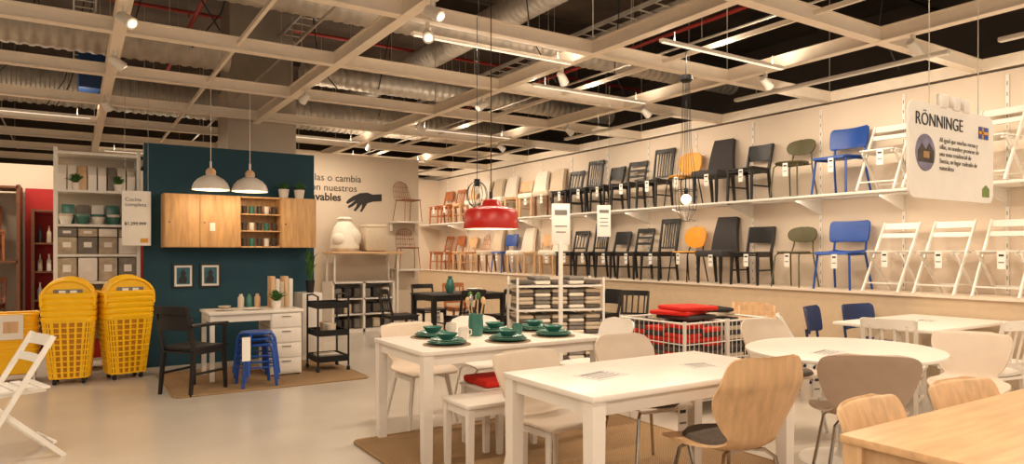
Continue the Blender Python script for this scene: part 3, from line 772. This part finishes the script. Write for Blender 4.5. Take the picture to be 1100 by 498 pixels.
def plant(name,loc,r=0.06,h=0.1,leaf=0.1,n=26,potm=WHITE,tall=0.0):
    b=MB(); b.lathe([(0.001,0),(r*0.75,0),(r,h),(r*0.92,h),(r*0.85,h*0.9),(0.001,h*0.88)],potm,(0,0,0),18)
    for i in range(n):
        a=random.uniform(0,2*PI); t=random.uniform(0.2,1.0); R=leaf*t; hh=h+leaf*(1.1-t*0.5)*random.uniform(0.5,1)+tall*random.uniform(0.3,1)
        dx,dy=math.cos(a),math.sin(a)
        p0=V(0,0,h*0.85); p1=V(dx*R*0.5,dy*R*0.5,hh*0.9); p2=V(dx*R,dy*R,hh)
        w=leaf*0.16; sd=V(-dy,dx,0)*w
        b.sheet([[p0-sd*0.2,p0,p0+sd*0.2],[p1-sd,p1+V(0,0,0.004),p1+sd],[p2-sd*0.15,p2,p2+sd*0.15]],0.002,GREEN)
    return b.obj(name,loc)
plant('potted_plant',(2.31,9.12,2.091),0.07,0.12,0.11,40); plant('potted_plant',(2.51,9.12,2.091),0.07,0.12,0.11,40)
# desk
b=MB(); b.b2((1.2,7.8,0.72),(2.2,8.42,0.75),WHITE,bev=0.004)
b.b2((1.84,7.83,0.03),(2.18,8.4,0.72),WHITE)
for k in range(4): b.b2((1.85,7.815,0.05+k*0.167),(2.17,7.832,0.205+k*0.167),WHITE,bev=0.003); b.b2((1.96,7.8,0.17+k*0.167),(2.06,7.815,0.18+k*0.167),CHROME); b.b2((1.835,7.85,0.045+k*0.167),(1.84,8.38,0.05+k*0.167),GREYB)
for y in(7.84,8.38): b.beam((1.24,y,0),(1.24,y,0.72),0.045,0.045,WHITE)
b.b2((1.22,7.84,0.64),(1.24,8.38,0.72),WHITE); b.b2((1.24,7.835,0.64),(1.84,7.85,0.72),WHITE)
for x in(1.87,2.15):
    for y in(7.86,8.36): b.cyl((x,y,0),(x,y,0.04),0.02,RUBBER)
b.obj('kitchen_desk')
b=MB(); b.lathe([(0.001,0),(0.07,0),(0.12,0.015),(0.115,0.02),(0.001,0.01)],WHITE,(0,0,0),24); b.lathe([(0.03,0.015),(0.07,0.05),(0.066,0.05),(0.001,0.02)],CREAMP,(0,0,0),20); b.obj('plate_stack',(1.4,8.05,0.75))
b=MB(); b.lathe([(0.001,0),(0.07,0),(0.11,0.015),(0.105,0.02),(0.001,0.01)],WHITE,(0,0,0),24); b.obj('dinner_plate',(1.68,8.0,0.75))
plant('potted_plant',(1.95,8.02,0.75),0.055,0.09,0.14,40)
b=MB()
for i in range(5): b.b2((0.0+0.05*i,-0.1,0),(0.045+0.05*i,0.1,0.36-0.03*(i%3)),[BIRCHV,WHITEF,CREAMF,BIRCHV,WHITE][i],bev=0.003)
b.obj('cutting_board_row',(1.93,8.27,0.75))
b=MB()
for i in range(3): b.lathe([(0.001,0),(0.035,0),(0.035,0.12),(0.02,0.14),(0.02,0.16),(0.001,0.16)],[CREAMP,TEALC,BIRCHV][i],(0.09*i,0,0),14)
b.obj('storage_jar_row',(1.62,8.3,0.75))
b=MB()
for k in range(3):
    z=0.42+k*0.06
    b.lathe([(0.001,z-0.01),(0.15,z-0.01),(0.165,z),(0.15,z+0.015),(0.001,z+0.012)],BLUE,(0,0,0),24)
    for a in range(4):
        q=a*PI/2+PI/4+k*0.12
        b.tube([(0.13*math.cos(q),0.13*math.sin(q),z),(0.17*math.cos(q),0.17*math.sin(q),z-0.02),(0.19*math.cos(q),0.19*math.sin(q),z-0.06),(0.235*math.cos(q),0.235*math.sin(q),k*0.06)],0.016,BLUE,8)
    b.tube([(0.19*math.cos(t),0.19*math.sin(t),0.2+k*0.06) for t in [2*PI*i/24 for i in range(24)]],0.008,BLUE,6,closed=True)
b.box((-0.14,-0.2,0.40),(0.08,0.004,0.24),TAG)
b.obj('blue_stool_stack',(1.60,7.42,0.018))
chair('blk_arm',1.02,7.5,128,sc=1.03)
# black cart
b=MB()
for x in(0,0.36):
    for y in(0,0.42): b.beam((x,y,0.07),(x,y,0.88),0.018,0.018,BLACKM); b.sph((x,y,0.035),0.034,RUBBER,0.6)
for z in(0.12,0.42,0.74):
    b.b2((0,0,z),(0.36,0.42,z+0.01),BLACKM)
    for y in(0,0.42): b.b2((0,y-0.004,z),(0.36,y+0.004,z+0.07),BLACKM)
    for x in(0,0.36): b.b2((x-0.004,0,z),(x+0.004,0.42,z+0.07),BLACKM)
b.tube([(0,0,0.88),(0,0.21,0.9),(0,0.42,0.88)],0.01,BLACKM,6); b.tube([(0.36,0,0.88),(0.36,0.21,0.9),(0.36,0.42,0.88)],0.01,BLACKM,6)
for i in range(3): b.lathe([(0.001,0),(0.05,0),(0.06,0.12),(0.055,0.12),(0.001,0.02)],[CREAMP,WHITE,BIRCHV][i],(0.18,0.09+0.12*i,0.435),14); b.box((0.18,0.09+0.12*i,0.16),(0.26,0.09,0.06),[GREYB,WHITEF,CARD][i],bev=0.01)
b.obj('black_utility_cart',(2.36,7.8,0))
plant('tall_potted_grass',(2.62,9.0,0.862),0.06,0.16,0.12,24,BLACK,0.35)
b=MB(); b.b2((2.48,8.86,0),(2.74,9.28,0.86),WHITE,bev=0.006); b.b2((2.5,8.85,0.05),(2.72,8.862,0.8),WHITE,bev=0.004); b.obj('white_side_cabinet')
b=MB(); b.box((0,0,0),(0.3,0.012,0.64),TAG,bev=0.003)
for sx in(-1,1): b.cyl((sx*0.12,0,0.32),(sx*0.12,0,1.5),0.002,STEEL,seg=4)
b.box((0.08,-0.008,-0.26),(0.08,0.003,0.05),YELLOW)
isg=b.obj('hanging_price_sign',(0.62,9.12,1.79))
text(isg,'Cocina\ncompleta',(-0.12,-0.008,0.2),0.06,INK); text(isg,'$1.299.999',(-0.125,-0.008,-0.08),0.05,INK,bold=0.001)
# ------------------------------------------------------------ white tall shelf
b=MB(); x0,x1,y0,y1=-0.176,0.66,9.4,9.8
for x in(x0,x1):
    for y in(y0,y1): b.beam((x,y,0),(x,y,2.6),0.04,0.04,WHITEM)
ZS=[0.15,0.6,1.05,1.37,1.72,2.12,2.56]
for z in ZS: b.b2((x0,y0,z-0.03),(x1,y1,z),WHITEM)
b.b2((x0,y1,0.1),(x1,y1+0.01,2.56),WALLB)
b.obj('tall_display_shelf')
b=MB()
for i in range(8):
    m=[WHITE,WHITE,BIRCHV,WHITE,WHITE,GREYB,WHITE,WHITE][i]; x=x0+0.06+i*0.1
    b.poly([(9.45,0),(9.72,0),(9.72,0.3),(9.6,0.3),(9.45,0.18)],0.085,m,'X',(x,0,2.12))
b.obj('magazine_file_row')
b=MB()
for i in range(5): b.lathe([(0.001,0),(0.05,0),(0.075,0.09),(0.07,0.09),(0.001,0.02)],[WHITE,TEALC,WHITE,TEALC,BIRCHV][i],(x0+0.1+0.16*i,9.5,1.72),18); b.lathe([(0.001,0),(0.05,0),(0.075,0.09),(0.07,0.09),(0.001,0.02)],[CREAMP,MINT,TEALC,WHITE,TEALC][i],(x0+0.1+0.16*i,9.5,1.75),18)
for i in range(5): b.box((x0+0.12+0.15*i,9.68,1.72+0.12),(0.13,0.1,0.24),[TEALC,GREYB,WHITE,TEALC,CARD][i],bev=0.01)
b.obj('bowl_collection')
b=MB()
for i in range(4):
    for j,(z,h) in enumerate([(1.37,0.2),(1.37+0.202,0.1),(1.05,0.28),(0.6,0.3)]):
        m=[CARD,GREYB,CARD,WHITE][(i+j)%4]
        b.box((x0+0.11+0.205*i,9.58,z+h/2),(0.19,0.3,h-0.005),m,bev=0.006); b.box((x0+0.11+0.205*i,9.428,z+h*0.55),(0.08,0.003,h*0.3),TAG)
for i in range(5): b.box((x0+0.12+0.15*i,9.55,0.15+0.1),(0.13,0.25,0.2),[RED,CARD,RED,WHITE,GREYB][i],bev=0.01)
b.obj('storage_box_collection')
plant('potted_plant',(0.02,9.44,2.121),0.05,0.08,0.12,40) ; plant('potted_plant',(0.45,9.44,2.121),0.05,0.08,0.12,40)
b=MB(); b.b2((-0.5,11.6,0),(-0.46,11.88,2.0),BROWN); b.b2((0.3,11.6,0),(0.34,11.88,2.0),BROWN)
for z in(0.3,0.7,1.1,1.5,1.96):
    b.b2((-0.46,11.6,z),(0.3,11.88,z+0.025),BROWN)
    if z<1.9:
        for i in range(7): b.lathe([(0.001,0),(0.03,0),(0.03,0.14),(0.012,0.18),(0.012,0.24),(0.001,0.24)],[BLACK,CARD,WHITE,BLACK,RED][(i+int(z*10))%5],(-0.4+0.105*i,11.72,z+0.025),10)
b.obj('bottle_shelf')
b=MB()
for x in(-1.38,-0.63): b.b2((x-0.02,11.3,0),(x+0.02,11.95,2.3),BROWN)
for z in(0.25,1.25,2.25): b.b2((-1.38,11.3,z),(-0.63,11.95,z+0.03),BROWN)
b.obj('chair_display_shelf')
chair('org_v',-1.0,11.62,-8,0.28,0.9); chair('org_h',-1.0,11.62,8,1.28,0.9)
# ------------------------------------------------------------ yellow trolleys: stacks of nested hand baskets with arched handles
def basket_stack(n=5):
    b=MB()
    def ring(w,d,z,r=0.08): return [V(x,y_,z) for x,y_ in rrect(w,d,r,5)]
    zb,zt=0.07,0.66
    def W(z): t=(z-zb)/(zt-zb); return 0.36+0.11*t, 0.32+0.10*t
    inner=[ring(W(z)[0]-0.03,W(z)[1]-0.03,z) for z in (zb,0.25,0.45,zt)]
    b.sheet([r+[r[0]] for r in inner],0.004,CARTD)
    z=zb
    while z<=zt+0.001:
        w,d=W(z); b.tube(ring(w,d,z),0.0085,CARTY,6,closed=True); z+=0.059
    R0=ring(*W(zb),zb); R1=ring(*W(zt),zt)
    for i in range(0,len(R0)):
        b.beam(R0[i],R1[i],0.014,0.01,CARTY)
    for t in (-0.6,-0.3,0,0.3,0.6):
        for s_ in (-1,1):
            w0,d0=W(zb); w1,d1=W(zt)
            b.beam((t*w0/2,s_*d0/2,zb),(t*w1/2,s_*d1/2,zt),0.022,0.01,CARTY)
            b.beam((s_*w0/2,t*d0/2,zb),(s_*w1/2,t*d1/2,zt),0.010,0.022,CARTY)
    b.box((0,0,zb),(0.34,0.3,0.02),CARTY,bev=0.008)
    for k in range(n):
        z=zt+0.01+k*0.062
        w,d=0.475+0.006*k,0.425+0.004*k
        lip=[ring(w-0.02,d-0.02,z-0.02),ring(w+0.012,d+0.012,z),ring(w+0.012,d+0.012,z+0.034),ring(w-0.012,d-0.012,z+0.046)]
        b.sheet([r+[r[0]] for r in lip],0.007,CARTY)
    zr=zt+0.01+(n-1)*0.062+0.03
    for k in range(3):
        y=-0.2+0.075*k; a=0.235-0.004*k; hh=0.19; zz=zr-0.12+0.012*k
        pts=[(-a,y,zz)]+[(a*math.cos(PI-PI*i/14),y,zz+0.08+hh*math.sin(PI*i/14)) for i in range(15)]+[(a,y,zz)]
        b.tube(pts,0.016,CARTY,8)
        rows=[]
        for i in range(8):
            q=i/7*0.97; zc=zz+ (0.08+hh)*q
            hw=a if zc<zz+0.08 else a*math.sqrt(max(0,1-((zc-zz-0.08)/hh)**2))
            rows.append([V(hw*s_,y+0.012,zc) for s_ in(-1,-.5,0,.5,1)])
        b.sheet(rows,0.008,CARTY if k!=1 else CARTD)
        if k==0:
            b.box((0,y-0.002,zz+0.15),(0.26,0.012,0.05),INKG,bev=0.005); b.box((-0.05,y-0.009,zz+0.15),(0.06,0.003,0.03),TAG); b.box((0.05,y-0.009,zz+0.15),(0.06,0.003,0.03),TAG)
            b.box((0,y-0.002,zz+0.08),(0.36,0.014,0.014),CARTD); b.box((0,y-0.002,zz+0.03),(0.4,0.014,0.014),CARTD)
    for sx in(-1,1):
        for y in(-0.11,0.11): b.cyl((sx*0.13-0.015,y,0.032),(sx*0.13+0.015,y,0.032),0.032,RUBBER,seg=14); b.box((sx*0.13,y,0.055),(0.04,0.03,0.03),INKG)
    return b
tm=basket_stack().mesh('yellow_basket_trolley'); 
place('yellow_basket_trolley_stack',tm,(-0.03,8.72,0),-6,1.0); place('yellow_basket_trolley_stack',tm,(0.48,8.75,0),12,1.01)
b=MB()
for k in range(7):
    z=0.16+k*0.075
    P4=[(x,y_) for x,y_ in rrect(0.48,0.34,0.06,4)]
    b.tube([(x,y_,z+0.12) for x,y_ in P4],0.014,CARTY,6,closed=True)
    top=[V(x,y_,z+0.12) for x,y_ in P4]; bot=[V(x*0.88,y_*0.88,z-0.06) for x,y_ in P4]
    b.sheet([top+[top[0]],bot+[bot[0]]],0.006,CARTY)
b.box((0,0,0.1),(0.4,0.28,0.02),CARTD)
for sx in(-1,1):
    for sy in(-1,1): b.beam((sx*0.2,sy*0.13,0),(sx*0.2,sy*0.13,0.12),0.02,0.02,WHITEM)
b.box((0,-0.185,0.6),(0.22,0.006,0.26),TAG); b.box((0,-0.189,0.6),(0.13,0.002,0.12),BIRCHV)
b.obj('yellow_basket_stack',(-0.56,9.1,0))
# ------------------------------------------------------------ back area display cabinet
b=MB(); x0,x1,y0,y1=3.71,4.81,11.4,11.95
b.b2((x0,y0,0.85),(x1,y1,0.88),WHITE); b.b2((x0,y0,0.0),(x1,y1,0.06),WHITE); b.b2((x0,y1-0.02,0),(x1,y1,0.88),WHITE)
for x in(x0,4.26,x1): b.b2((x-0.02,y0,0),(x+0.02,y1,0.88),WHITE)
for z in(0.3,0.57): b.b2((x0,y0,z),(x1,y1,z+0.02),WHITE)
for z in(0.06,0.32,0.59):
    for i in range(6): b.box((x0+0.11+0.175*i,11.62,z+0.09),(0.13,0.3,0.17),[DARKF,GREYF,GREYB,DARKF,CREAMF,GREYB][(i+int(z*10))%6],bev=0.02)
b.obj('textile_cabinet')
b=MB(); b.b2((3.68,11.3,1.36),(4.95,11.9,1.4),BIRCH,bev=0.004)
for x in(3.74,4.89):
    for y in(11.42,11.84): b.beam((x,y,0.0 if x>4.81 else 0.881),(x,y,1.36),0.03,0.03,WHITEM)
b.obj('display_platform')
b=MB(); b.lathe([(0.001,0),(0.2,0),(0.25,0.06),(0.24,0.22),(0.19,0.42),(0.11,0.52),(0.13,0.57),(0.08,0.6),(0.001,0.6)],WHITEF,(0,0,0),20); b.sph((0.1,-0.1,0.24),0.16,WHITEF,1,0.8,1.2); b.sph((-0.1,-0.08,0.2),0.15,WHITEF); b.obj('white_laundry_bag',(3.98,11.6,1.40))
b=MB(); b.box((0,0,0.22),(0.42,0.42,0.44),CREAMF,bev=0.06); b.box((0,0,0.44),(0.4,0.4,0.08),CREAMF,bev=0.035); b.obj('cream_ottoman',(4.5,11.6,1.40))
b=MB(); b.b2((4.95,11.6,1.05),(5.5,11.99,1.08),WHITE); b.b2((4.95,11.6,1.93),(5.5,11.99,1.96),WHITE)
for z in(1.05,1.93): b.b2((4.98,11.9,z-0.15),(5.0,11.99,z),WHITE); b.b2((5.45,11.9,z-0.15),(5.47,11.99,z),WHITE)
b.obj('bracket_shelf_pair'); chair('wire',5.22,11.72,10,1.961,0.9); chair('wire',5.22,11.72,-10,1.081,0.9)

# ------------------------------------------------------------ world, camera
w=bpy.data.worlds.new('world'); scene.world=w; w.use_nodes=True
bg=w.node_tree.nodes['Background']; bg.inputs[0].default_value=(1.0,0.85,0.70,1); bg.inputs[1].default_value=0.8
cam=bpy.data.cameras.new('camera'); cam.lens=24; cam.sensor_width=36; cam.shift_y=21/1100
co=bpy.data.objects.new('camera',cam); COL.objects.link(co); co.location=(0,0,1.4); co.rotation_euler=(PI/2,0,math.radians(-32.7))
scene.camera=co
scene.view_settings.view_transform='Standard'
